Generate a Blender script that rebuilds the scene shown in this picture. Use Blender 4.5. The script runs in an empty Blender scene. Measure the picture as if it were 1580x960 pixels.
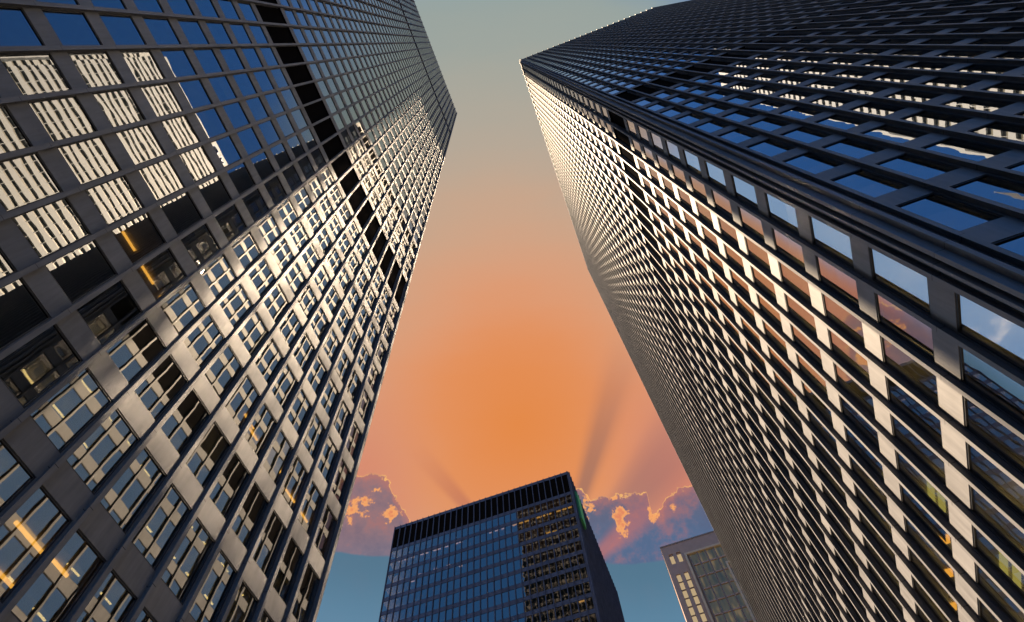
import bpy, math, random
from mathutils import Vector, Matrix
random.seed(7)
SC = bpy.context.scene
COL = SC.collection
R_ = math.radians

# ------------------------------------------------------------------ camera
# world axes: X = right (across the street), Y = ahead along the street, Z = up
EYE = Vector((0.0, 0.0, 1.6))
CR = ((0.93951819, -0.33037744, -0.09031227),
      (0.33870046, 0.85705337, 0.38825445),
      (-0.05086808, -0.39536093, 0.91711623))      # columns: image right, image down, view direction
FPX = 965.38                                        # focal length in pixels of a 1580 px wide picture
cam_d = bpy.data.cameras.new('camera')
cam = bpy.data.objects.new('camera', cam_d)
COL.objects.link(cam)
cam_d.sensor_width = 36.0
cam_d.lens = 36.0 * FPX / 1580.0
cam_d.clip_start = 0.1
cam_d.clip_end = 30000.0
m = Matrix(((CR[0][0], -CR[0][1], -CR[0][2], EYE.x), (CR[1][0], -CR[1][1], -CR[1][2], EYE.y),
            (CR[2][0], -CR[2][1], -CR[2][2], EYE.z), (0, 0, 0, 1)))
cam.matrix_world = m
SC.camera = cam

def pdir(x, y):
    """world direction seen at a pixel of the 1580x960 picture"""
    d = ((x - 790.0) / FPX, (y - 480.0) / FPX, 1.0)
    return Vector([sum(CR[i][j] * d[j] for j in range(3)) for i in range(3)]).normalized()

def project(p):
    q = Vector(p) - EYE
    c = [sum(CR[i][j] * q[i] for i in range(3)) for j in range(3)]
    if c[2] < 0.05:
        return None
    return (790 + FPX * c[0] / c[2], 480 + FPX * c[1] / c[2])

# ------------------------------------------------------------------ render settings and exposure
EXPO = 2.2
GAIN = 2.0 ** EXPO
SC.render.engine = 'CYCLES'
SC.view_settings.view_transform = 'Standard'
SC.view_settings.look = 'None'
SC.view_settings.exposure = EXPO
SC.view_settings.gamma = 1.0
SC.view_settings.use_curve_mapping = False
cy = SC.cycles
cy.use_denoising = True
cy.max_bounces = 10
cy.diffuse_bounces = 3
cy.glossy_bounces = 6
cy.transmission_bounces = 4
cy.transparent_max_bounces = 12
cy.caustics_reflective = True
cy.caustics_refractive = False
cy.blur_glossy = 0.0
cy.use_guiding = True
cy.use_surface_guiding = True
cy.use_volume_guiding = False
cy.surface_guiding_probability = 0.7
cy.guiding_training_samples = 128
cy.sample_clamp_indirect = 12.0

def lin(r, g, b, k=1.0):
    f = lambda c: (c / 255 / 12.92) if c / 255 <= 0.04045 else ((c / 255 + 0.055) / 1.055) ** 2.4
    return (f(r) * k, f(g) * k, f(b) * k, 1.0)

# ------------------------------------------------------------------ node helper
class G:
    """tiny helper that writes shader node graphs"""
    def __init__(s, tree):
        s.t = tree; s.n = tree.nodes; s.l = tree.links
    def put(s, sock, v):
        if isinstance(v, bpy.types.NodeSocket):
            s.l.new(v, sock)
        else:
            sock.default_value = v
    def math(s, op, a, b=None, c=None, clamp=False):
        n = s.n.new('ShaderNodeMath'); n.operation = op; n.use_clamp = clamp
        for i, v in enumerate((a, b, c)):
            if v is not None: s.put(n.inputs[i], v)
        return n.outputs[0]
    def dot(s, a, v):
        n = s.n.new('ShaderNodeVectorMath'); n.operation = 'DOT_PRODUCT'
        s.put(n.inputs[0], a); s.put(n.inputs[1], tuple(v)); return n.outputs['Value']
    def xyz(s, x, y, z):
        n = s.n.new('ShaderNodeCombineXYZ')
        for i, v in enumerate((x, y, z)): s.put(n.inputs[i], v)
        return n.outputs[0]
    def mix(s, f, a, b, kind='MIX'):
        n = s.n.new('ShaderNodeMix'); n.data_type = 'RGBA'; n.blend_type = kind
        s.put(n.inputs[0], f); s.put(n.inputs[6], a); s.put(n.inputs[7], b); return n.outputs[2]
    def step(s, x, a, b):
        """smooth 0..1 between a and b"""
        n = s.n.new('ShaderNodeMapRange'); n.interpolation_type = 'SMOOTHSTEP'
        s.put(n.inputs[0], x); n.inputs[1].default_value = a; n.inputs[2].default_value = b
        return n.outputs[0]
    def noise(s, vec, scale, detail=3, rough=0.5, w=None):
        n = s.n.new('ShaderNodeTexNoise')
        if w is not None:
            n.noise_dimensions = '4D'; s.put(n.inputs['W'], w)
        if vec is not None: s.put(n.inputs['Vector'], vec)
        n.inputs['Scale'].default_value = scale; n.inputs['Detail'].default_value = detail
        n.inputs['Roughness'].default_value = rough
        return n.outputs[0]
    def ramp(s, x, stops, interp='EASE'):
        n = s.n.new('ShaderNodeValToRGB'); cr = n.color_ramp; cr.interpolation = interp
        while len(cr.elements) < len(stops): cr.elements.new(0.5)
        for e, (p, c) in zip(cr.elements, stops): e.position = p; e.color = c
        s.put(n.inputs[0], x); return n.outputs[0]
    def curve(s, x, pts):
        n = s.n.new('ShaderNodeFloatCurve'); c = n.mapping.curves[0]
        while len(c.points) < len(pts): c.points.new(0.5, 0.5)
        for p, (px, py) in zip(c.points, pts):
            p.location = (px, py); p.handle_type = 'AUTO_CLAMPED'
        n.mapping.update(); s.put(n.inputs['Value'], x); return n.outputs[0]

# ------------------------------------------------------------------ sun direction
SUN_EL = R_(60.0)
SUN_AZ = Vector((-0.961, 0.278))
SUN = Vector((SUN_AZ.x * math.cos(SUN_EL), SUN_AZ.y * math.cos(SUN_EL), math.sin(SUN_EL)))

# ------------------------------------------------------------------ sky
W = bpy.data.worlds.new('World')
SC.world = W
W.use_nodes = True
W.node_tree.nodes.clear()
g = G(W.node_tree)
tc = g.n.new('ShaderNodeTexCoord').outputs['Generated']
nz = g.n.new('ShaderNodeTexSky'); nz.sky_type = 'NISHITA'; nz.sun_disc = False
nz.sun_elevation = SUN_EL; nz.sun_rotation = math.atan2(SUN.x, SUN.y)
nz.air_density = 1.0; nz.dust_density = 0.0; nz.ozone_density = 4.0
NS = 0.05
C0 = pdir(800, 780)
V0 = (Vector((0, 0, 1)) - C0 * C0.z).normalized()
U0 = C0.cross(V0)
def chart(x, y):
    d = pdir(x, y); k = d.dot(C0); return d.dot(U0) / k, d.dot(V0) / k
den = g.math('MAXIMUM', g.dot(tc, C0), 0.08)
u = g.math('DIVIDE', g.dot(tc, U0), den)
v = g.math('DIVIDE', g.dot(tc, V0), den)
K = 1.0 / GAIN
# warm glow spreading from the low western sky
th = g.math('ARCCOSINE', g.math('MINIMUM', g.dot(tc, pdir(800, 655)), 0.99999))
veil = g.noise(g.xyz(g.math('MULTIPLY', u, 2.2), g.math('MULTIPLY', v, 6.5), 2.0), 1.6, 6, 0.6)        # thin uneven veil
th = g.math('ADD', th, g.math('MULTIPLY', g.math('SUBTRACT', veil, 0.5), 0.07))
glow = g.ramp(g.math('DIVIDE', th, R_(60.0)), [
    (0.0, lin(228, 137, 70, K)), (0.12, lin(228, 144, 90, K)), (0.21, lin(222, 157, 120, K)),
    (0.32, lin(203, 166, 138, K)), (0.43, lin(181, 169, 153, K)), (0.56, lin(158, 166, 158, K)),
    (0.75, lin(132, 158, 164, K)), (1.0, lin(96, 134, 172, K))], 'B_SPLINE')
pu = g.math('ABSOLUTE', g.math('SUBTRACT', u, 0.0))
pink = g.math('MULTIPLY', g.step(pu, 0.10, 0.26), g.step(v, 0.30, 0.0))
glow = g.mix(g.math('MULTIPLY', pink, 0.75), glow, lin(214, 126, 104, K))
# crepuscular rays fanning out from behind the cloud
us, vs = chart(848, 925)
phi = g.math('ARCTAN2', g.math('SUBTRACT', v, vs), g.math('SUBTRACT', u, us))
rad = g.math('SQRT', g.math('ADD', g.math('POWER', g.math('SUBTRACT', v, vs), 2.0), g.math('POWER', g.math('SUBTRACT', u, us), 2.0)))
rn = g.math('MULTIPLY', g.math('SUBTRACT', g.noise(g.xyz(phi, 0.0, 0.0), 6.0, 2), 0.5), 0.10)
phn = g.math('ADD', phi, rn)
def ray_band(px, py, w, r0, r1, amt):
    uu, vv = chart(px, py); a = math.atan2(vv - vs, uu - us)
    d = g.math('ABSOLUTE', g.math('SUBTRACT', phn, a))
    return g.math('MULTIPLY', g.math('MULTIPLY', g.step(d, w, w * 0.15), g.step(rad, r1, r0)), amt)
glow = g.mix(ray_band(927, 670, 0.125, 0.15, 0.46, 0.66), glow, lin(136, 104, 100, K))
glow = g.mix(ray_band(1030, 705, 0.25, 0.20, 0.46, 0.55), glow, lin(140, 104, 108, K))
glow = g.mix(ray_band(697, 757, 0.085, 0.15, 0.32, 0.55), glow, lin(176, 104, 92, K))
# backlit clouds: cloud tops follow a curve broken up by noise, with a burning rim
fu = g.math('DIVIDE', g.math('ADD', u, 0.45), 0.90)
def cpt(px, py):
    a, b = chart(px, py); return ((a + 0.45) / 0.90, (b + 0.25) / 0.50)
tops = [cpt(*q) for q in ((430, 760), (500, 775), (530, 752), (548, 735), (575, 731), (598, 738), (608, 765), (622, 785),
        (640, 812), (720, 850), (800, 850), (860, 790), (884, 752), (900, 753), (912, 770), (945, 764), (970, 760),
        (998, 757), (1004, 790), (1012, 792), (1030, 762), (1050, 752), (1080, 742), (1150, 760))]
tops = [(0.0, tops[0][1])] + tops + [(1.0, tops[-1][1])]
cv = g.math('SUBTRACT', g.math('MULTIPLY', g.curve(fu, tops), 0.50), 0.25)
uv = g.xyz(u, v, 0.0)
n1 = g.math('SUBTRACT', g.noise(uv, 28.0, 6, 0.62), 0.5)
n2 = g.math('SUBTRACT', g.noise(uv, 75.0, 4, 0.6), 0.5)
dcl = g.math('SUBTRACT', g.math('ADD', g.math('ADD', cv, g.math('MULTIPLY', n1, 0.050)), g.math('MULTIPLY', n2, 0.020)), v)
inside = g.step(dcl, 0.0, 0.0022)
body = g.mix(g.step(u, -0.02, 0.12), lin(146, 116, 122, K), lin(102, 104, 126, K))
body = g.mix(g.step(v, 0.0, -0.075), body, g.mix(g.step(u, -0.1, 0.22), lin(118, 116, 136, K), lin(84, 108, 142, K)))
n3 = g.math('SUBTRACT', g.noise(g.xyz(g.math('MULTIPLY', u, 1.0), v, 7.7), 20.0, 7, 0.68), 0.5)
body = g.mix(g.math('MULTIPLY', g.step(n3, -0.05, 0.16), 0.42), body, lin(190, 116, 104, K))
body = g.mix(g.math('MULTIPLY', g.step(n3, 0.02, -0.20), 0.40), body, lin(92, 92, 116, K))
beam = ray_band(985, 800, 0.16, 0.10, 0.40, 0.55)
body = g.mix(beam, body, lin(204, 118, 104, K))
edge = g.math('MULTIPLY', g.step(dcl, 0.022, 0.0), 0.55)
body = g.mix(edge, body, lin(202, 122, 104, K))
# burning holes where the sun breaks through
pat = None
for px, py, rx, ry, w in ((958, 806, 16, 26, 1.0), (906, 782, 12, 26, 1.0), (1006, 792, 10, 26, 0.9), (1036, 772, 16, 14, 0.6), (560, 782, 34, 22, 0.8),
                          (606, 792, 18, 22, 1.0), (536, 800, 12, 18, 0.8), (582, 762, 14, 18, 0.7), (948, 768, 26, 7, 0.8)):
    cu, cv_ = chart(px, py); su = rx / 930.0; sv = ry / 930.0
    du = g.math('DIVIDE', g.math('SUBTRACT', u, cu), su); dv = g.math('DIVIDE', g.math('SUBTRACT', v, cv_), sv)
    r2 = g.math('ADD', g.math('MULTIPLY', du, du), g.math('MULTIPLY', dv, dv))
    bl = g.math('MULTIPLY', g.math('POWER', 2.718, g.math('MULTIPLY', r2, -0.9)), w)
    pat = bl if pat is None else g.math('MAXIMUM', pat, bl)
crack = g.math('ADD', g.math('ADD', g.math('MULTIPLY', n3, 2.6), g.math('MULTIPLY', n2, 1.0)), g.math('MULTIPLY', pat, 0.85))
hole = g.step(crack, 0.58, 0.76)
hot = g.math('MULTIPLY', hole, g.step(crack, 1.0, 0.72))
body = g.mix(g.math('MULTIPLY', hole, 0.9), body, lin(232, 140, 96, K))
body = g.mix(g.math('MULTIPLY', hot, 0.6), body, lin(255, 186, 110, K))
rim_n = g.step(g.noise(uv, 18.0, 2), 0.34, 0.58)
rim = g.math('MULTIPLY', g.step(dcl, 0.0050, 0.0006), g.math('ADD', g.math('MULTIPLY', rim_n, 0.85), 0.15))
body = g.mix(rim, body, lin(255, 194, 108, K * 1.1))
sky = g.mix(inside, glow, body)
# the cold slate layer under the clouds
lays = [cpt(*q) for q in ((430, 846), (520, 850), (560, 856), (600, 857), (780, 862), (935, 868), (975, 869), (1010, 866), (1035, 860), (1150, 858))]
lays = [(0.0, lays[0][1])] + lays + [(1.0, lays[-1][1])]
lv = g.math('SUBTRACT', g.math('MULTIPLY', g.curve(fu, lays), 0.50), 0.25)
dl = g.math('SUBTRACT', g.math('ADD', lv, g.math('MULTIPLY', n1, 0.006)), v)
slate = g.mix(g.step(dl, 0.0, 0.12), lin(84, 119, 142, K), lin(96, 136, 163, K))
sky = g.mix(g.math('MULTIPLY', g.step(dl, -0.001, 0.003), 0.97), sky, slate)
# everywhere else: clear blue day sky with a few fair weather clouds
blue = g.mix(1.0, nz.outputs[0], (NS, NS, NS, 1), 'MULTIPLY')
blue = g.mix(1.0, blue, (0.235, 0.49, 0.72, 1), 'MULTIPLY')
blue = g.mix(1.0, blue, lin(112, 160, 222, K), 'DARKEN')          # the pale halo round the sun stays below this
blue = g.mix(g.math('MULTIPLY', g.step(g.dot(tc, SUN), math.cos(R_(50)), math.cos(R_(12))), 0.8), blue, lin(172, 204, 232, K))
cz = g.math('MAXIMUM', g.dot(tc, (0, 0, 1)), 0.05)
pl = g.xyz(g.math('DIVIDE', g.dot(tc, (1, 0, 0)), cz), g.math('DIVIDE', g.dot(tc, (0, 1, 0)), cz), 0.0)
cum = g.noise(pl, 6.5, 6, 0.55)
cdir = Vector((-pdir(1460, 450).x, pdir(1460, 450).y, pdir(1460, 450).z))
cum = g.math('MULTIPLY', g.step(cum, 0.52, 0.66), g.step(g.dot(tc, cdir), math.cos(R_(11)), math.cos(R_(5))))
blue = g.mix(cum, blue, lin(235, 225, 220, K * 1.6))
az = g.math('DIVIDE', g.dot(tc, (1, 0, 0)), g.math('MAXIMUM', g.dot(tc, (0, 1, 0)), 0.02))
front = g.math('MULTIPLY', g.step(az, -0.90, -0.785), g.step(az, 1.2, 0.5))
front = g.math('MAXIMUM', front, g.step(g.dot(tc, (0, 0, 1)), 0.93, 0.97))      # overhead the wedge opens
front = g.math('MULTIPLY', front, g.step(th, R_(46), R_(36)))
final = g.mix(front, blue, sky)
bg = g.n.new('ShaderNodeBackground'); bg.inputs['Strength'].default_value = 1.0
g.l.new(final, bg.inputs['Color'])
wo = g.n.new('ShaderNodeOutputWorld'); g.l.new(bg.outputs[0], wo.inputs['Surface'])

# ------------------------------------------------------------------ sun
sl = bpy.data.lights.new('sun', 'SUN'); sl.energy = 4.5; sl.angle = R_(1.5); sl.color = (1.0, 0.76, 0.51)
so = bpy.data.objects.new('sun', sl); COL.objects.link(so)
so.rotation_euler = (-SUN).to_track_quat('-Z', 'Y').to_euler()
so.location = (0, 0, 400)

# ------------------------------------------------------------------ materials
def mat(name):
    mm = bpy.data.materials.new(name); mm.use_nodes = True; mm.node_tree.nodes.clear()
    gg = G(mm.node_tree); out = gg.n.new('ShaderNodeOutputMaterial')
    return mm, gg, out
def principled(gg, **kw):
    n = gg.n.new('ShaderNodeBsdfPrincipled')
    for k, v_ in kw.items():
        gg.put(n.inputs[k.replace('_', ' ')], v_)
    return n
Z0, FH, SP = 16.22, 3.6779, 1.02          # sill level of floor 0, storey height, spandrel height

def steel(name, base, rough=0.50, joints=True):
    mm, gg, out = mat(name)
    geo = gg.n.new('ShaderNodeNewGeometry').outputs['Position']
    sx = gg.n.new('ShaderNodeSeparateXYZ'); gg.l.new(geo, sx.inputs[0])
    big = gg.noise(geo, 0.35, 4, 0.6)
    streak = gg.noise(gg.xyz(gg.math('MULTIPLY', sx.outputs[0], 5.0), gg.math('MULTIPLY', sx.outputs[1], 5.0), gg.math('MULTIPLY', sx.outputs[2], 0.5)), 1.0, 4, 0.65)
    f = gg.math('ADD', gg.math('MULTIPLY', big, 0.5), gg.math('MULTIPLY', streak, 0.5))
    col = gg.mix(gg.step(f, 0.3, 0.7), tuple(c * 0.72 for c in base) + (1,), tuple(c * 1.2 for c in base) + (1,))
    if joints:      # butt joints of the mullion lengths, one per storey
        fr = gg.math('FRACT', gg.math('DIVIDE', gg.math('SUBTRACT', sx.outputs[2], Z0 - 0.55), FH))
        col = gg.mix(gg.math('LESS_THAN', fr, 0.006), col, (0.012, 0.012, 0.014, 1))
    b = gg.n.new('ShaderNodeBump'); b.inputs['Strength'].default_value = 0.25; b.inputs['Distance'].default_value = 0.004
    gg.l.new(gg.noise(geo, 2.2, 3), b.inputs['Height'])
    df = gg.n.new('ShaderNodeBsdfDiffuse'); gg.l.new(col, df.inputs['Color']); gg.l.new(b.outputs[0], df.inputs['Normal'])
    gs = gg.n.new('ShaderNodeBsdfGlossy'); gg.l.new(b.outputs[0], gs.inputs['Normal'])
    gg.put(gs.inputs['Roughness'], gg.math('ADD', gg.math('MULTIPLY', streak, 0.2), rough - 0.1))
    fr = gg.n.new('ShaderNodeFresnel'); fr.inputs['IOR'].default_value = 1.35
    mx = gg.n.new('ShaderNodeMixShader'); gg.l.new(gg.math('MINIMUM', gg.math('MULTIPLY', fr.outputs[0], 1.1), 0.10), mx.inputs[0])
    gg.l.new(df.outputs[0], mx.inputs[1]); gg.l.new(gs.outputs[0], mx.inputs[2])
    gg.l.new(mx.outputs[0], out.inputs[0]); return mm

def plain(name, base, rough=0.7, nscale=3.0, amt=0.15):
    mm, gg, out = mat(name)
    geo = gg.n.new('ShaderNodeNewGeometry').outputs['Position']
    f = gg.noise(geo, nscale, 5, 0.6)
    col = gg.mix(f, tuple(c * (1 - amt) for c in base) + (1,), tuple(c * (1 + amt) for c in base) + (1,))
    p = principled(gg, Base_Color=col, Roughness=rough)
    gg.l.new(p.outputs[0], out.inputs[0]); return mm

def glass(name, refl, haze, tint, wave=0.0042, coat=(1, 1, 1, 1), wscale=1.1):
    """coated office glass: wavy mirror over a tinted see-through pane"""
    mm, gg, out = mat(name)
    geo = gg.n.new('ShaderNodeNewGeometry').outputs['Position']
    at = gg.n.new('ShaderNodeAttribute'); at.attribute_name = 'pane'
    hgt = gg.math('ADD', gg.noise(geo, wscale, 1.0, 0.4, w=gg.math('MULTIPLY', at.outputs['Fac'], 40.0)),
                  gg.math('MULTIPLY', gg.noise(geo, wscale * 2.7, 0.0, 0.4, w=gg.math('MULTIPLY', at.outputs['Fac'], 90.0)), 0.09))
    b = gg.n.new('ShaderNodeBump'); b.inputs['Strength'].default_value = 1.0; b.inputs['Distance'].default_value = wave
    gg.l.new(hgt, b.inputs['Height'])
    fr = gg.n.new('ShaderNodeFresnel'); fr.inputs['IOR'].default_value = 1.5
    fac = gg.math('ADD', gg.math('MULTIPLY', fr.outputs[0], 1.0 - refl), refl, clamp=True)
    sharp = gg.n.new('ShaderNodeBsdfGlossy'); sharp.inputs['Roughness'].default_value = 0.0; sharp.inputs['Color'].default_value = coat
    soft = gg.n.new('ShaderNodeBsdfGlossy'); soft.inputs['Roughness'].default_value = 0.2; soft.inputs['Color'].default_value = coat
    for q in (sharp, soft): gg.l.new(b.outputs[0], q.inputs['Normal'])
    gl = gg.n.new('ShaderNodeMixShader'); gl.inputs[0].default_value = haze
    gg.l.new(sharp.outputs[0], gl.inputs[1]); gg.l.new(soft.outputs[0], gl.inputs[2])
    tr = gg.n.new('ShaderNodeBsdfTransparent'); tr.inputs['Color'].default_value = tint
    mx = gg.n.new('ShaderNodeMixShader'); gg.l.new(fac, mx.inputs[0])
    gg.l.new(tr.outputs[0], mx.inputs[1]); gg.l.new(gl.outputs[0], mx.inputs[2])
    gg.l.new(mx.outputs[0], out.inputs[0]); return mm

def lamp_mat(name, col, st):
    mm, gg, out = mat(name)
    e = gg.n.new('ShaderNodeEmission'); e.inputs['Color'].default_value = col; e.inputs['Strength'].default_value = st
    gg.l.new(e.outputs[0], out.inputs[0]); return mm

def louvre_mat(name, base):
    mm, gg, out = mat(name)
    geo = gg.n.new('ShaderNodeNewGeometry').outputs['Position']
    sx = gg.n.new('ShaderNodeSeparateXYZ'); gg.l.new(geo, sx.inputs[0])
    fr = gg.math('FRACT', gg.math('MULTIPLY', sx.outputs[2], 8.0))
    b = gg.n.new('ShaderNodeBump'); b.inputs['Distance'].default_value = 0.03; gg.l.new(fr, b.inputs['Height'])
    p = gg.n.new('ShaderNodeBsdfDiffuse'); p.inputs['Color'].default_value = base + (1,); gg.l.new(b.outputs[0], p.inputs['Normal'])
    gg.l.new(p.outputs[0], out.inputs[0]); return mm

M = {
    'steel': steel('painted_steel', (0.156, 0.155, 0.160)),
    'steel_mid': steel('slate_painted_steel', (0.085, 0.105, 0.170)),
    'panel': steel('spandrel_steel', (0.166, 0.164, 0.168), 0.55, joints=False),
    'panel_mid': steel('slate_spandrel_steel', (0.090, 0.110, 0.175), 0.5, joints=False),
    'frame': plain('black_frame', (0.018, 0.017, 0.018), 0.5),
    'louvre': louvre_mat('louvre', (0.010, 0.009, 0.009)),
    'glass_left': glass('left_glass', 0.26, 0.02, (0.40, 0.38, 0.28, 1), 0.0011, coat=(0.96, 0.96, 0.94, 1)),
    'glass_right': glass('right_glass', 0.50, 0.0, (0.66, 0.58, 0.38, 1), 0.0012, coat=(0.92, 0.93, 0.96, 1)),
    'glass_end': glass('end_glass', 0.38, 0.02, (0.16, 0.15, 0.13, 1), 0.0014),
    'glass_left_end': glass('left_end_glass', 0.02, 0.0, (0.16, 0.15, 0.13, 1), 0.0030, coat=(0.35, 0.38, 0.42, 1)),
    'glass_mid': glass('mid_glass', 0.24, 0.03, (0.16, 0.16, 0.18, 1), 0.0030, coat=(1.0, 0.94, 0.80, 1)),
    'ceiling': plain('ceiling_tile', (0.55, 0.53, 0.47), 0.9),
    'core': plain('core_wall', (0.20, 0.18, 0.15), 0.9),
    'blind': plain('fabric_blind', (0.50, 0.45, 0.30), 0.9, 8.0),
    'light': lamp_mat('office_tube', (1.0, 0.50, 0.09, 1), 0.6),
    'light_pink': lamp_mat('dim_office_tube', (1.0, 0.62, 0.45, 1), 0.45),
    'room_fill': lamp_mat('interior_fill_glow', (1.0, 0.80, 0.40, 1), 1.5),  # added fill glow for the right tower's dark lower rooms
    'light_green': lamp_mat('fluorescent_tube', (0.70, 0.66, 0.20, 1), 0.30),
    'roof': plain('roof_gravel', (0.2, 0.2, 0.2), 0.9),
    'stone': plain('asphalt_paving', (0.055, 0.054, 0.053), 0.8, 1.5),
}

# ------------------------------------------------------------------ mesh helper
class MB:
    def __init__(s):
        s.v = []; s.f = []; s.p = []; s.m = []
    def poly(s, pts, pid=0.0, mi=0):
        i = len(s.v); s.v.extend(pts); s.f.append(tuple(range(i, i + len(pts)))); s.p.append(pid); s.m.append(mi)
    def quads8(s, c, mi=0):
        """closed box from 8 corners: 0-3 bottom ring (ccw from above), 4-7 top ring"""
        i = len(s.v); s.v.extend(c)
        for q in ((3, 2, 1, 0), (4, 5, 6, 7), (0, 1, 5, 4), (1, 2, 6, 5), (2, 3, 7, 6), (3, 0, 4, 7)):
            s.f.append(tuple(i + k for k in q)); s.p.append(0.0); s.m.append(mi)
    def box(s, a, b, mi=0):
        (x0, y0, z0), (x1, y1, z1) = a, b
        s.quads8([(x0, y0, z0), (x1, y0, z0), (x1, y1, z0), (x0, y1, z0), (x0, y0, z1), (x1, y0, z1), (x1, y1, z1), (x0, y1, z1)], mi)
    def prism(s, pts, z0, z1, mi=0):
        n = len(pts); i = len(s.v)
        s.v.extend([(x, y, z0) for x, y in pts]); s.v.extend([(x, y, z1) for x, y in pts])
        s.f.append(tuple(i + k for k in range(n - 1, -1, -1))); s.f.append(tuple(i + n + k for k in range(n)))
        s.p += [0.0, 0.0]; s.m += [mi, mi]
        for k in range(n):
            k2 = (k + 1) % n; s.f.append((i + k, i + k2, i + n + k2, i + n + k)); s.p.append(0.0); s.m.append(mi)
    def build(s, name, mats, parent=None, stuff=False, label=None, fix=True):
        me = bpy.data.meshes.new(name)
        off = parent_base(parent)
        me.from_pydata([(x - off[0], y - off[1], z - off[2]) for x, y, z in s.v], [], s.f)
        for mm in (mats if isinstance(mats, (list, tuple)) else [mats]): me.materials.append(mm)
        at = me.attributes.new('pane', 'FLOAT', 'FACE'); at.data.foreach_set('value', s.p)
        me.polygons.foreach_set('material_index', s.m)
        me.update()
        o = bpy.data.objects.new(name, me); COL.objects.link(o)
        if parent is not None: o.parent = parent
        if stuff: o['kind'] = 'stuff'
        if label: o['label'] = label
        return o
def parent_base(o):
    x = y = z = 0.0
    while o is not None:
        x += o.location.x; y += o.location.y; z += o.location.z; o = o.parent
    return (x, y, z)
def thing(name, label, cat, loc, group=None):
    o = bpy.data.objects.new(name, None); o.empty_display_size = 2.0; COL.objects.link(o)
    o.location = loc; o['label'] = label; o['category'] = cat
    if group: o['group'] = group
    return o

# ------------------------------------------------------------------ ground
gm = MB(); gm.box((-6000, -6000, -0.5), (6000, 6000, 0.0))
gr = gm.build('ground', M['stone']); gr['kind'] = 'structure'

# ------------------------------------------------------------------ curtain wall
def S(k): return Z0 + k * FH                 # top of spandrel k = sill of the windows of floor k
def H(k): return S(k) - SP                   # bottom of spandrel k = head of the windows of floor k-1
FD = 0.207                                   # flange front to panel face
GD = 0.262                                   # flange front to glass
BAY = 1.524
FW = 0.156                                   # flange width

class Face:
    """one facade: t runs along it, n points out of it (n = 0 at the flange fronts)"""
    def __init__(s, org, tx, nx, name):
        s.o = org; s.t = tx; s.n = nx; s.name = name
    def P(s, t, n, z):
        return (s.o[0] + s.t[0] * t + s.n[0] * n, s.o[1] + s.t[1] * t + s.n[1] * n, z)
    def box(s, mb, t0, t1, n0, n1, z0, z1, mi=0):
        c = [s.P(t0, n0, z0), s.P(t1, n0, z0), s.P(t1, n1, z0), s.P(t0, n1, z0), s.P(t0, n0, z1), s.P(t1, n0, z1), s.P(t1, n1, z1), s.P(t0, n1, z1)]
        if s.t[0] * s.n[1] - s.t[1] * s.n[0] < 0:
            c = [c[1], c[0], c[3], c[2], c[5], c[4], c[7], c[6]]
        mb.quads8(c, mi)
    def quad(s, mb, t0, t1, z0, z1, n, pid=0.0, jit=0.0):
        j = [random.uniform(-jit, jit) for _ in range(3)]; j.append(j[0] - j[1] + j[2])
        q = [s.P(t0, n + j[0], z0), s.P(t1, n + j[1], z0), s.P(t1, n + j[2], z1), s.P(t0, n + j[3], z1)]
        if s.t[0] * s.n[1] - s.t[1] * s.n[0] > 0: q.reverse()
        mb.poly(q, pid)

def area(face, t0, t1, z0, z1, n=-0.25):
    """picture area of a facade rectangle, 0 when out of frame or turned away"""
    c = Vector(face.P((t0 + t1) / 2, n, (z0 + z1) / 2))
    if (EYE - c).dot(Vector((face.n[0], face.n[1], 0))) <= 0: return 0.0
    pts = [project(face.P(a, n, b)) for a, b in ((t0, z0), (t1, z0), (t1, z1), (t0, z1))]
    if any(p is None for p in pts): return 0.0
    cx = sum(p[0] for p in pts) / 4; cy_ = sum(p[1] for p in pts) / 4
    if not (-10 < cx < 1590 and -10 < cy_ < 970): return 0.0
    return abs(sum(pts[i][0] * pts[(i + 1) % 4][1] - pts[(i + 1) % 4][0] * pts[i][1] for i in range(4))) / 2

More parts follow.
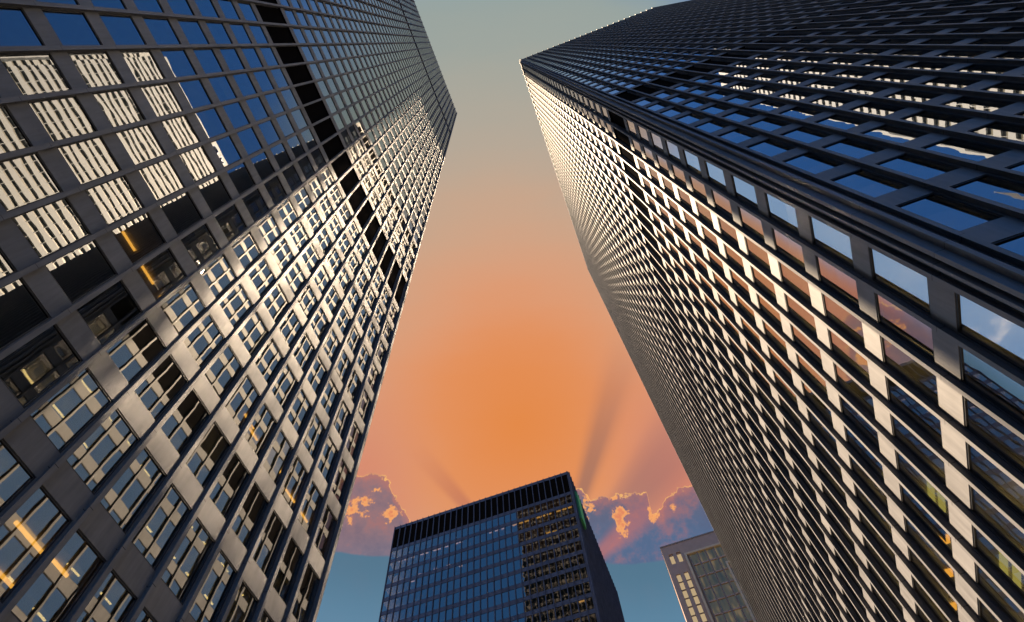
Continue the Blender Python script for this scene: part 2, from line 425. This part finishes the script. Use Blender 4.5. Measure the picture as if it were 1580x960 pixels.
class Tower:
    """collects the pieces of a tower's facades, then links them as parts of one thing"""
    def __init__(s, root, mats):
        s.root = root; s.m = mats
        s.win = []; s.spn = []; s.lvr = []; s.mul = []
    def facade(s, face, nb, k0, k1, t0, double=(), single=(), blind=0.0, gmat=None, roof=None, live=True, zlow=None):
        """nb bays from mullion centre t0; windows of floors k0..k1-1, spandrels k0..k1"""
        gmat = gmat or s.m['glass']
        zt = roof; zb = H(k0)
        skip_sp = set(k + 1 for k in double)
        for i in range(nb + 1):
            c = t0 + i * BAY
            mb = MB()
            face.box(mb, c - FW / 2, c + FW / 2, -0.022, 0.0, zb, zt + 0.02)
            face.box(mb, c - 0.011, c + 0.011, -FD - 0.02, -0.022, zb, zt + 0.01)
            face.box(mb, c - 0.075, c + 0.075, -FD - 0.16, -FD - 0.004, zb, zt - 0.01)
            s.mul.append((area(face, c - .08, c + .08, zb, zt, 0), mb))
        for i in range(nb):
            a = t0 + i * BAY + 0.076; b = t0 + (i + 1) * BAY - 0.076
            for k in range(k0, k1 + 1):
                if k in skip_sp: continue
                top = S(k) if k < k1 else zt - 0.05
                mb = MB(); face.box(mb, a, b, -FD - 0.07, -FD, H(k) + 0.012, top - 0.012)
                s.spn.append((area(face, a, b, H(k), top, -FD), mb))
            k = k0
            while k < k1:
                z0_, z1_ = S(k), H(k + 1)
                if k in double: z1_ = H(k + 2)
                if k in double or k in single:
                    mb = MB(); face.quad(mb, a, b, z0_, z1_, -FD - 0.16)
                    face.box(mb, a, b, -FD - 0.16, -FD - 0.02, z0_ - 0.01, z0_ + 0.05); face.box(mb, a, b, -FD - 0.16, -FD - 0.02, z1_ - 0.05, z1_ + 0.01)
                    s.lvr.append((area(face, a, b, z0_, z1_), mb))
                    k += 2 if k in double else 1
                    continue
                fb = MB(); w = 0.045
                d0, d1 = -GD - 0.03, -FD - 0.022
                face.box(fb, a, b, d0, d1, z1_ - w, z1_ + 0.010); face.box(fb, a, b, d0, d1, z0_ - 0.010, z0_ + w)
                face.box(fb, a, a + w, d0, d1, z0_ + w, z1_ - w); face.box(fb, b - w, b, d0, d1, z0_ + w, z1_ - w)
                pb = MB(); face.quad(pb, a + w - .005, b - w + .005, z0_ + w - .005, z1_ - w + .005, -GD, random.random(), 0.0035)
                bb = None
                if random.random() < blind:
                    bb = MB(); fr = random.choice((0.25, 0.4, 0.55, 0.8, 1.0))
                    face.quad(bb, a + 0.06, b - 0.06, z1_ - 0.05 - (z1_ - z0_ - 0.1) * fr, z1_ - 0.05, -GD - 0.12)
                s.win.append((area(face, a, b, z0_, z1_), fb, pb, bb, gmat))
                k += 1
    def slabs(s, face, t0, t1, k0, k1, depth=5.0):
        """ceilings behind the glass and the wall of the core"""
        mb = MB()
        for k in range(k0, k1 + 1):
            face.box(mb, t0, t1, -depth, -FD - 0.18, H(k) + 0.03, S(k) - 0.05)
        return mb
    def finish(s):
        def split(items, make):
            items.sort(key=lambda q: -q[0])
            for q in items[:100]: make([q], False)
            if len(items) > 100: make(items[100:], True)
        def merge(ms):
            if len(ms) == 1: return ms[0]
            r = MB()
            for q in ms:
                o = len(r.v); r.v += q.v; r.f += [tuple(i + o for i in f) for f in q.f]; r.p += q.p; r.m += q.m
            return r
        split(s.mul, lambda q, st: merge([e[1] for e in q]).build('mullion', s.m['steel'], s.root, st))
        split(s.spn, lambda q, st: merge([e[1] for e in q]).build('spandrel_panel', s.m['panel'], s.root, st))
        split(s.lvr, lambda q, st: merge([e[1] for e in q]).build('louvre_panel', M['louvre'], s.root, st, 'black louvred opening of a machine floor'))
        def mk(q, st):
            f = merge([e[1] for e in q]).build('window', M['frame'], s.root, st)
            by = {}
            for e in q: by.setdefault(e[4].name, []).append(e)
            for es in by.values():
                merge([e[2] for e in es]).build('pane', es[0][4], f, st)
            bl = [e[3] for e in q if e[3]]
            if bl: merge(bl).build('blind', M['blind'], f, st)
        split(s.win, mk)

def hit(face, px, py, n):
    """where the line of sight through a pixel meets the plane at depth n of a facade -> (t, z)"""
    d = pdir(px, py); nv = Vector((face.n[0], face.n[1], 0)); o = Vector((face.o[0], face.o[1], 0)) + nv * n
    k = (o - EYE).dot(nv) / d.dot(nv); p = EYE + d * k
    return (p.x - face.o[0]) * face.t[0] + (p.y - face.o[1]) * face.t[1], p.z
def office_lights(root, face, pixels, m, ln, wd):
    for px, py in pixels:
        t, z = hit(face, px, py, -GD)
        k = math.floor((z - Z0) / FH)
        zc = H(k + 1) + 0.0
        d = pdir(px, py); p = EYE + d * ((zc - EYE.z) / d.z)
        tt = (p.x - face.o[0]) * face.t[0] + (p.y - face.o[1]) * face.t[1]
        nn = (p.x - face.o[0]) * face.n[0] + (p.y - face.o[1]) * face.n[1]
        if nn < -4.8 or nn > -GD - 0.15: nn = max(-4.8, min(-0.6, nn))
        mb = MB(); face.box(mb, tt - ln / 2, tt + ln / 2, nn - wd / 2, nn + wd / 2, zc - 0.06, zc + 0.02)
        mb.build('ceiling_light', m, root)

# ------------------------------------------------------------------ left tower (blue glass, near)
LB = -14.07; LAE = 18.09                       # flange plane and far corner
LK1, LROOF = 55, Z0 + 55 * FH + 0.85
tl = thing('office_tower', 'tall dark steel tower on the left, its glass mirroring a white tower and blue sky', 'office tower', (LB - 17.5, LAE - 38.1, 0), 'steel and glass office towers')
L = Tower(tl, {'steel': M['steel'], 'panel': M['panel'], 'glass': M['glass_left']})
fL = Face((LB, LAE - FW / 2), (0, -1), (1, 0), 'street')
L.facade(fL, 50, -2, LK1, 0.0, double=(10,), single=(41,), blind=0.10, roof=LROOF)
fLe = Face((LB - 0.62, LAE + 0.55), (-1, 0), (0, 1), 'end')
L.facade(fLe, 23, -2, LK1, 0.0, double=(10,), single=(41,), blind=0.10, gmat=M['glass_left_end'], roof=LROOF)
LBK = LB - 0.62 - 23 * BAY - 0.3; LEND = LAE - 50 * BAY - 0.4
mb = L.slabs(fL, -0.1, 50 * BAY, -2, LK1); mb.build('ceiling', M['ceiling'], tl)
mb = MB(); mb.box((LBK, LEND, S(-2)), (LB - 5.0, LAE + 0.2, LROOF - 0.4)); mb.build('core_wall', M['core'], tl)
mb = MB(); mb.box((LBK, LEND, LROOF - 0.38), (LB - 0.24, LAE + 0.3, LROOF)); mb.build('roof', M['roof'], tl)
mb = MB(); mb.prism([(LB - 0.26, LAE - 0.2), (LB - 0.26, LAE + 0.05), (LB - 0.06, LAE + 0.05), (LB - 0.06, LAE + 0.12), (LB - 0.40, LAE + 0.12), (LB - 0.40, LAE + 0.42), (LB - 0.55, LAE + 0.42), (LB - 0.55, LAE - 0.2)][::-1], H(-2), LROOF + 0.005)
mb.build('corner_column', M['steel'], tl)
mb = MB(); mb.box((LB - 0.9, LEND, H(-2) - 0.25), (LB - 0.24, LAE + 0.2, H(-2) - 0.005)); mb.build('soffit', M['steel'], tl)
mb = MB(); mb.box((LBK + 3, LEND + 3, 0.0), (LB - 4.0, LAE - 4, H(-2) - 0.004)); mb.build('lobby', M['glass_end'], tl)
for i in range(7):
    y = LAE - 0.9 - i * 9.144
    mb = MB(); mb.box((LB - 1.2, y - 0.5, 0.0), (LB - 0.3, y + 0.5, H(-2) - 0.26)); mb.build('column', M['steel'], tl)
office_lights(tl, fL, [(199, 372), (228, 424), (256, 470), (385, 650), (429, 722), (448, 765), (468, 796), (40, 822), (57, 842), (90, 872), (8, 892), (390, 668)], M['light'], 0.85, 0.07)
L.finish()

# ------------------------------------------------------------------ right tower (sunlit street face, shaded near face)
RB = 8.69; UA = 7.98
RK1, RROOF = 45, Z0 + 45 * FH + 0.85
tr_ = thing('office_tower', 'dark steel tower on the right with its long side lit gold by the sun', 'office tower', (RB + 18.7, UA + 31.8, 0), 'steel and glass office towers')
T = Tower(tr_, {'steel': M['steel'], 'panel': M['panel'], 'glass': M['glass_right']})
fR = Face((RB, 8.957 - FW / 2), (0, 1), (-1, 0), 'street')
T.facade(fR, 41, -2, RK1, 0.0, double=(10, 43), blind=0.30, roof=RROOF)
fU = Face((8.034 + BAY - FW / 2, UA), (1, 0), (0, -1), 'near')
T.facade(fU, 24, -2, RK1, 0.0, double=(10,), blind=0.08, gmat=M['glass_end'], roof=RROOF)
RY1 = 8.957 + 41 * BAY + 0.35; RX1 = 8.034 + 25 * BAY + 0.3
mb = T.slabs(fR, 0.0, 41 * BAY, -2, RK1, 4.5)
for k in range(-2, RK1 + 1):
    fU.box(mb, 4.4, 24 * BAY, -4.5, -FD - 0.18, H(k) + 0.03, S(k) - 0.05)
mb.build('ceiling', M['ceiling'], tr_)
mb = MB(); mb.box((RB + 4.5, UA + 4.5, S(-2)), (RX1, RY1, RROOF - 0.4)); mb.build('core_wall', M['core'], tr_)
mb = MB(); mb.box((RB + 0.24, UA + 0.24, RROOF - 0.38), (RX1, RY1, RROOF)); mb.build('roof', M['roof'], tr_)
# stepped steel cover of the corner column between the two faces
cc = [(RB + 0.215, 8.80), (RB + 0.215, 8.62), (RB + 0.05, 8.62), (RB + 0.05, 8.52), (RB + 0.34, 8.52), (RB + 0.34, 8.36), (RB + 0.10, 8.36),
      (RB + 0.10, 8.22), (RB + 0.36, 8.22), (RB + 0.36, 8.02), (RB + 0.50, 8.02), (RB + 0.50, 8.24), (RB + 0.72, 8.24), (RB + 1.0, 8.24), (RB + 1.0, 8.80)]
mb = MB(); mb.prism(cc[::-1], H(-2), RROOF + 0.004); mb.build('corner_column', M['steel'], tr_)
mb = MB(); mb.box((RB + 0.24, UA + 0.25, H(-2) - 0.25), (RX1, RY1, H(-2) - 0.005)); mb.build('soffit', M['steel'], tr_)
mb = MB(); mb.box((RB + 4.0, UA + 4.0, 0.0), (RX1 - 4, RY1 - 4, H(-2) - 0.26)); mb.build('lobby', M['glass_end'], tr_)
for i in range(7):
    y = UA + 1.3 + i * 9.144
    mb = MB(); mb.box((RB + 0.35, y - 0.5, 0.0), (RB + 1.25, y + 0.5, H(-2) - 0.26)); mb.build('column', M['steel'], tr_)
office_lights(tr_, fR, [(1436, 757), (1452, 770), (1548, 872), (1568, 888)], M['light_green'], 1.3, 0.20)
office_lights(tr_, fR, [(1458, 832), (1463, 884), (1469, 936)], M['light'], 0.4, 0.3)
for k in range(-2, 10):                      # added fill light rows that brighten the dark rooms of the lower floors
    mb = MB()
    for i in range(20):
        if (i * 7 + k * 3) % 5 < 4: fR.box(mb, 0.6 + i * 2 * BAY, 0.6 + i * 2 * BAY + 1.3, -1.80, -1.66, H(k + 1) - 0.82, H(k + 1) - 0.75)
    mb.build('fill_light_row', M['room_fill'], tr_)
T.finish()

# ------------------------------------------------------------------ middle tower (slate blue, closing the street)
MA = 98.0; MX1 = -14.25; MX0 = MX1 - 30 * BAY; MDEP = 28 * BAY
MROOF = 126.5
K_TOP = round((MROOF - 0.9 - Z0) / FH)
dz = MROOF - 1.0 - S(K_TOP)
tm = thing('office_tower', 'slate blue tower closing the gap in the middle, black band under its slanting roof edge', 'office tower', ((MX0 + MX1) / 2, MA + MDEP / 2, 0), 'steel and glass office towers')
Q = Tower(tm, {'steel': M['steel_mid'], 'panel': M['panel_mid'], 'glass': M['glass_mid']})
fM = Face((MX1 - FW / 2, MA), (-1, 0), (0, -1), 'front')
Q.facade(fM, 30, 8, K_TOP, 0.0, double=(K_TOP - 2,), blind=0.05, roof=MROOF)
fMs = Face((MX1 + 0.55, MA + 0.62), (0, 1), (1, 0), 'side')
Q.facade(fMs, 28, 8, K_TOP, 0.0, double=(K_TOP - 2,), blind=0.05, roof=MROOF)
mb = Q.slabs(fM, 0.0, 30 * BAY, 8, K_TOP, 6.0); mb.build('ceiling', M['ceiling'], tm)
mb = MB(); mb.box((MX0 + 0.3, MA + 6.0, 0.0), (MX1 - 0.4, MA + MDEP, MROOF - 0.4))
mb.box((MX0 + 0.3, MA + 0.5, 0.0), (MX1 - 0.4, MA + 5.99, H(8) - 0.02)); mb.build('core_wall', M['core'], tm)
mb = MB(); mb.box((MX0 - 0.05, MA + 0.22, MROOF - 0.35), (MX1 + 0.3, MA + MDEP + 0.5, MROOF)); mb.build('roof', M['roof'], tm)
mb = MB(); mb.prism([(MX1 - 0.05, MA + 0.22), (MX1 + 0.16, MA + 0.30), (MX1 + 0.34, MA + 0.52), (MX1 + 0.34, MA + 0.6), (MX1 - 0.05, MA + 0.6)], H(8), MROOF + 0.01)
mb.build('corner_column', M['steel_mid'], tm)
mid_px = [(616, 862), (624, 859), (634, 855), (648, 850), (656, 848), (668, 844), (675, 842), (686, 838), (702, 833), (708, 831), (755, 817), (764, 814), (774, 811), (783, 808), (792, 805), (802, 802), (811, 800), (820, 796), (828, 794), (836, 792), (845, 788),
          (860, 784), (869, 781), (877, 778), (672, 878), (692, 872), (708, 868), (634, 892), (648, 886), (846, 822), (856, 820), (894, 920), (889, 949)]
office_lights(tm, fM, mid_px[:14] + mid_px[24:29], M['light_pink'], 0.8, 0.26)
office_lights(tm, fM, mid_px[14:24] + mid_px[29:], M['light'], 1.0, 0.34)
Q.finish()

# green lit sign high on the side of the middle tower
SGA, SGB, SGZ0, SGZ1 = MA + 0.95, MA + 4.4, 110.5, 119.6
sg = thing('sign', 'narrow green box sign seen edge on at the top right of the slate blue tower', 'sign', (MX1 + 0.9, MA + 7.5, 114.0))
mb = MB(); mb.box((MX1 + 0.62, SGA, SGZ0), (MX1 + 1.10, SGB, SGZ1)); mb.build('sign_box', plain('sign_green', (0.02, 0.22, 0.07), 0.4), sg)
mb = MB(); mb.box((MX1 + 1.103, SGA + 0.2, SGZ0 + 0.3), (MX1 + 1.16, SGB - 0.2, SGZ1 - 0.2)); mb.build('sign_face', lamp_mat('sign_glow', lin(88, 150, 112), 0.09), sg)

# ------------------------------------------------------------------ pinkish granite block at lower right
GA = 190.0; GX0 = 1.75; GROOF = 0.954 * GA + 1.6; GX1 = GX0 + 60
granite = plain('pink_granite', (0.37, 0.255, 0.20), 0.7, 0.6, 0.2)
granite2 = plain('dark_granite', (0.20, 0.15, 0.12), 0.7, 0.6, 0.2)
win_g = glass('granite_glass', 0.10, 0.02, (0.5, 0.46, 0.34, 1), 0.02, coat=(1.0, 0.86, 0.5, 1), wscale=0.5)
painted_reflection, cg_, co_ = mat('painted_olive_reflection')                 # olive glow painted behind the panes as the mirror image of a lit building
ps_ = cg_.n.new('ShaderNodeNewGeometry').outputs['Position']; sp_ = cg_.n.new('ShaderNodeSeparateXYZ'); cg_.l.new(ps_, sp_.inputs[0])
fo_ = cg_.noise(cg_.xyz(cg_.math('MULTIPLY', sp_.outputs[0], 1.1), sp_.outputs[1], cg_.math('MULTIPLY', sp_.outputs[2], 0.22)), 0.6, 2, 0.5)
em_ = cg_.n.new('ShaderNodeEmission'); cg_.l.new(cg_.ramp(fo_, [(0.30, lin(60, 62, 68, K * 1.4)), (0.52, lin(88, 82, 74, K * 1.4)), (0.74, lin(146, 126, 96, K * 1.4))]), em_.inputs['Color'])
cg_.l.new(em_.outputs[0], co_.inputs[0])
tan_stone = plain('tan_stone', (0.52, 0.40, 0.27), 0.7, 0.6, 0.2)
painted_cream_reflection = lamp_mat('painted_cream_reflection', lin(232, 206, 172), 0.30)  # cream glow painted in place of a sunlit building mirrored in the panes
tg = thing('office_block', 'brown pink granite block peeking out behind the sunlit right tower', 'office block', ((GX0 + GX1) / 2, GA + 20, 0))
gh = 3.6
z_field = GROOF - 6.8                                   # top of the glazed field
mb = MB()
mb.box((GX0, GA + 0.5, 0), (GX1, GA + 40, GROOF - 0.6))
gx = [GX0 + 1.9, GX0 + 4.8]                             # two columns of openings
ow = 1.7
segs = [(GX0, gx[0]), (gx[0] + ow, gx[1]), (gx[1] + ow, GX0 + 7.8)]
for a, b in segs: mb.box((a, GA, 60), (b, GA + 0.49, GROOF - 0.62))
mb.box((GX0 + 7.8, GA, z_field), (GX1, GA + 0.49, GROOF - 0.62))
nrow = 26
rows = []
z = GROOF - 9.3
rows.append((z, z + 4.0))
z -= 8.2
k = 0
while z > 66:
    rows.append((z, z + 3.3)); z -= 3.6 if k % 2 else 3.5; k += 1
for x in gx:
    prev = GROOF - 4.6
    mb.box((x, GA + 0.02, prev), (x + ow, GA + 0.48, GROOF - 0.64))
    for (z0_, z1_) in rows:
        if prev - z1_ > 0.3 and prev < GROOF - 5: mb.box((x, GA + 0.03, z1_), (x + ow, GA + 0.47, prev))
        prev = z0_
mb.build('wall', [granite], tg)
mb = MB(); mb.box((GX0 - 0.15, GA - 0.15, GROOF - 0.6), (GX1, GA + 40, GROOF)); mb.build('parapet', granite2, tg)
for x in gx:
    for (z0_, z1_) in rows:
        f = MB(); f.box((x, GA + 0.30, z0_), (x + ow, GA + 0.42, z0_ + 0.12)); f.box((x, GA + 0.30, z1_ - 0.12), (x + ow, GA + 0.42, z1_))
        f.box((x, GA + 0.30, z0_ + 0.12), (x + 0.1, GA + 0.42, z1_ - 0.12)); f.box((x + ow - 0.1, GA + 0.30, z0_ + 0.12), (x + ow, GA + 0.42, z1_ - 0.12))
        w = f.build('window', granite2, tg)
        p = MB(); p.poly([(x + .1, GA + .36, z0_ + .12), (x + ow - .1, GA + .36, z0_ + .12), (x + ow - .1, GA + .36, z1_ - .12), (x + .1, GA + .36, z1_ - .12)], random.random())
        p.build('pane', win_g, w)
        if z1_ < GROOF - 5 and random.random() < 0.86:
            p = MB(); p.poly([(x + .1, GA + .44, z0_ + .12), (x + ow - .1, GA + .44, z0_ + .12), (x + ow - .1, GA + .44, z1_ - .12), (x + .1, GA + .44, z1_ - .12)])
            p.build('reflection_glow_sheet', painted_cream_reflection, w)  # glowing sheet, a painted reflection behind the pane
# glazed field with its frames, piers and floor bands
fx0 = GX0 + 7.8
mb = MB(); mb.box((fx0 - 0.3, GA - 0.9, 60), (fx0 + 0.5, GA - 0.01, z_field)); mb.box((fx0 + 0.5, GA - 0.9, z_field - 0.8), (GX1, GA - 0.01, z_field))
mb.build('bay_frame', tan_stone, tg)
mb = MB(); mb.box((fx0 + 12.2, GA - 1.3, 60), (fx0 + 12.9, GA - 0.1, z_field - 9.2)); mb.box((fx0 + 12.9, GA - 1.3, z_field - 9.9), (GX1, GA - 0.1, z_field - 9.2))
mb.build('bay_frame', tan_stone, tg)
for i in range(13):
    x = fx0 + 0.9 + i * 3.1
    z1_ = z_field - 0.8 if i < 4 else z_field - 9.9
    mb = MB(); mb.box((x, GA - 0.45, 60), (x + 0.55, GA - 0.02, z1_)); mb.build('pier', granite2, tg)
    for j in range(26):
        zt_ = z_field - 0.8 - j * gh * 1.5
        zb_ = zt_ - gh * 1.5
        if zb_ < 62 or i > 8: continue
        f = MB(); f.box((x + 0.55, GA - 0.5, zb_), (x + 3.1, GA - 0.03, zb_ + 0.5)); w = f.build('window', granite, tg)
        p = MB(); p.poly([(x + .55, GA - .2, zb_ + .5), (x + 3.1, GA - .2, zb_ + .5), (x + 3.1, GA - .2, zt_), (x + .55, GA - .2, zt_)], random.random())
        p.build('pane', win_g, w)
        c = MB(); c.poly([(x + .55, GA - .06, zb_ + .5), (x + 3.1, GA - .06, zb_ + .5), (x + 3.1, GA - .06, zt_), (x + .55, GA - .06, zt_)]); c.build('painted_reflection', painted_reflection, w)

# ------------------------------------------------------------------ white marble tower behind the camera, seen mirrored in the glass
WX0, WY0, WY1, WZ = 93.7, -40.9, 24.0, 286.5
marble = plain('white_marble', (0.30, 0.34, 0.385), 0.6, 0.08, 0.06)
dark_strip = plain('bronze_strip_glass', (0.085, 0.085, 0.06), 0.4, 0.3, 0.5)
tw = thing('office_tower', 'white marble tower with dark window bands, seen mirrored in the left tower glass', 'office tower', (WX0 + 30, (WY0 + WY1) / 2, 0))
WX1 = WX0 + 62; nt = 3.0
def plan(e):
    a, b, c, d = WX0 - e, WX1 + e, WY0 - e, WY1 + e
    q = nt
    return [(a + q, c), (b - q, c), (b - q, c + q), (b, c + q), (b, d - q), (b - q, d - q), (b - q, d), (a + q, d), (a + q, d - q), (a, d - q), (a, c + q), (a + q, c + q)]
mb = MB(); mb.prism(plan(-0.45), 0, WZ - 13.0); mb.build('window_wall', dark_strip, tw)
mb = MB(); mb.prism(plan(0.0), WZ - 12.5, WZ); mb.build('attic', marble, tw)
fh = 3.96; k = 0; z = WZ - 12.5 - 1.9
while z > 20 and k < 70:
    mb = MB(); mb.prism(plan(0.0), z - 2.06, z); mb.build('marble_band', marble, tw); z -= fh; k += 1
mb = MB()
for i in range(20):
    y = WY0 + nt + 1.5 + i * 3.0
    if y < WY1 - nt - 1: mb.box((WX0 - 0.03, y - 0.07, 10), (WX0 + 0.44, y + 0.07, WZ - 12.5))
mb.build('fins', marble, tw)
mb = MB()
for a, b in ((WY0 + 0.0, WY0 + 0.7), (WY1 - 0.7, WY1)):
    mb.box((WX0 + 0.3, a, 10), (WX0 + nt, b, WZ - 0.02))
mb.build('corner_pier', marble, tw)
# its round red emblem and blue letters near the roof
sw = thing('sign', 'red round emblem beside blue letters, mirrored high on the reflected white tower', 'sign', (WX0 - 0.3, -4.0, WZ - 5.0))
def disc(mb, x, y, z, r, th, n=40):
    ring = [(y + r * math.cos(2 * math.pi * i / n), z + r * math.sin(2 * math.pi * i / n)) for i in range(n)]
    i0 = len(mb.v); mb.v += [(x, a, b) for a, b in ring] + [(x - th, a, b) for a, b in ring]
    mb.f += [tuple(i0 + i for i in range(n)), tuple(i0 + n + i for i in range(n - 1, -1, -1))]; mb.p += [0, 0]; mb.m += [0, 0]
    for i in range(n):
        j = (i + 1) % n; mb.f.append((i0 + i, i0 + n + i, i0 + n + j, i0 + j)); mb.p.append(0); mb.m.append(0)
mb = MB(); disc(mb, WX0 - 0.01, -5.0, WZ - 5.2, 2.9, 0.25); mb.build('emblem', plain('sign_red', (0.62, 0.05, 0.04), 0.5), sw)
mb = MB()
for a in (-1.5, -0.45, 0.6): mb.box((WX0 - 0.32, -5.0 + a + 0.05, WZ - 6.1), (WX0 - 0.262, -5.0 + a + 0.75, WZ - 4.2 - (0.9 if a == -0.45 else 0)))
mb.box((WX0 - 0.33, -6.7, WZ - 7.1), (WX0 - 0.263, -3.3, WZ - 6.5)); mb.build('emblem_mark', marble, sw)
fc = bpy.data.curves.new('letters', 'FONT'); fc.body = 'BMO'; fc.size = 6.0; fc.extrude = 0.12; fc.align_x = 'CENTER'
tmp = bpy.data.objects.new('letters_tmp', fc); COL.objects.link(tmp)
dg = bpy.context.evaluated_depsgraph_get()
me = bpy.data.meshes.new_from_object(tmp.evaluated_get(dg)); bpy.data.objects.remove(tmp)
lo = bpy.data.objects.new('letters', me); COL.objects.link(lo); lo.parent = sw
me.materials.clear(); me.materials.append(plain('sign_blue', (0.02, 0.14, 0.42), 0.5))
lo.rotation_euler = (R_(90), 0, R_(-90)); lo.location = (0.1, 9.6, -2.3)

# vapour trail in the clear sky behind the camera, mirrored in a pane of the right tower
def mir(px, py, r):
    d = pdir(px, py); p = EYE + d * ((UA + GD - EYE.y) / d.y); d = Vector((d.x, -d.y, d.z)); return p + d * r
pa, pb = mir(1532, 297, 1500.0), mir(1640, 325, 1560.0)
ax = (pb - pa).normalized(); sx_ = ax.cross(Vector((0, 0, 1))).normalized(); sy_ = ax.cross(sx_)
vt = thing('vapour_trail', 'thin white vapour trail mirrored in a blue pane near the right edge', 'vapour trail', tuple(pa))
mb = MB(); N_ = 30; rings = []
for i in range(N_):
    f = i / (N_ - 1); c = pa.lerp(pb, f); r = (0.8 + 2.6 * min(1, f * 4)) * (1 + 0.35 * math.sin(i * 2.3) * f)
    rings.append([c + sx_ * r * math.cos(j * math.pi / 4) + sy_ * r * math.sin(j * math.pi / 4) for j in range(8)])
for a, b in zip(rings, rings[1:]):
    for j in range(8):
        k = (j + 1) % 8; mb.poly([tuple(a[j]), tuple(a[k]), tuple(b[k]), tuple(b[j])])
mb.poly([tuple(q) for q in rings[0]][::-1]); mb.poly([tuple(q) for q in rings[-1]])
mb.build('trail', plain('white_vapour', (0.8, 0.8, 0.8), 1.0), vt)
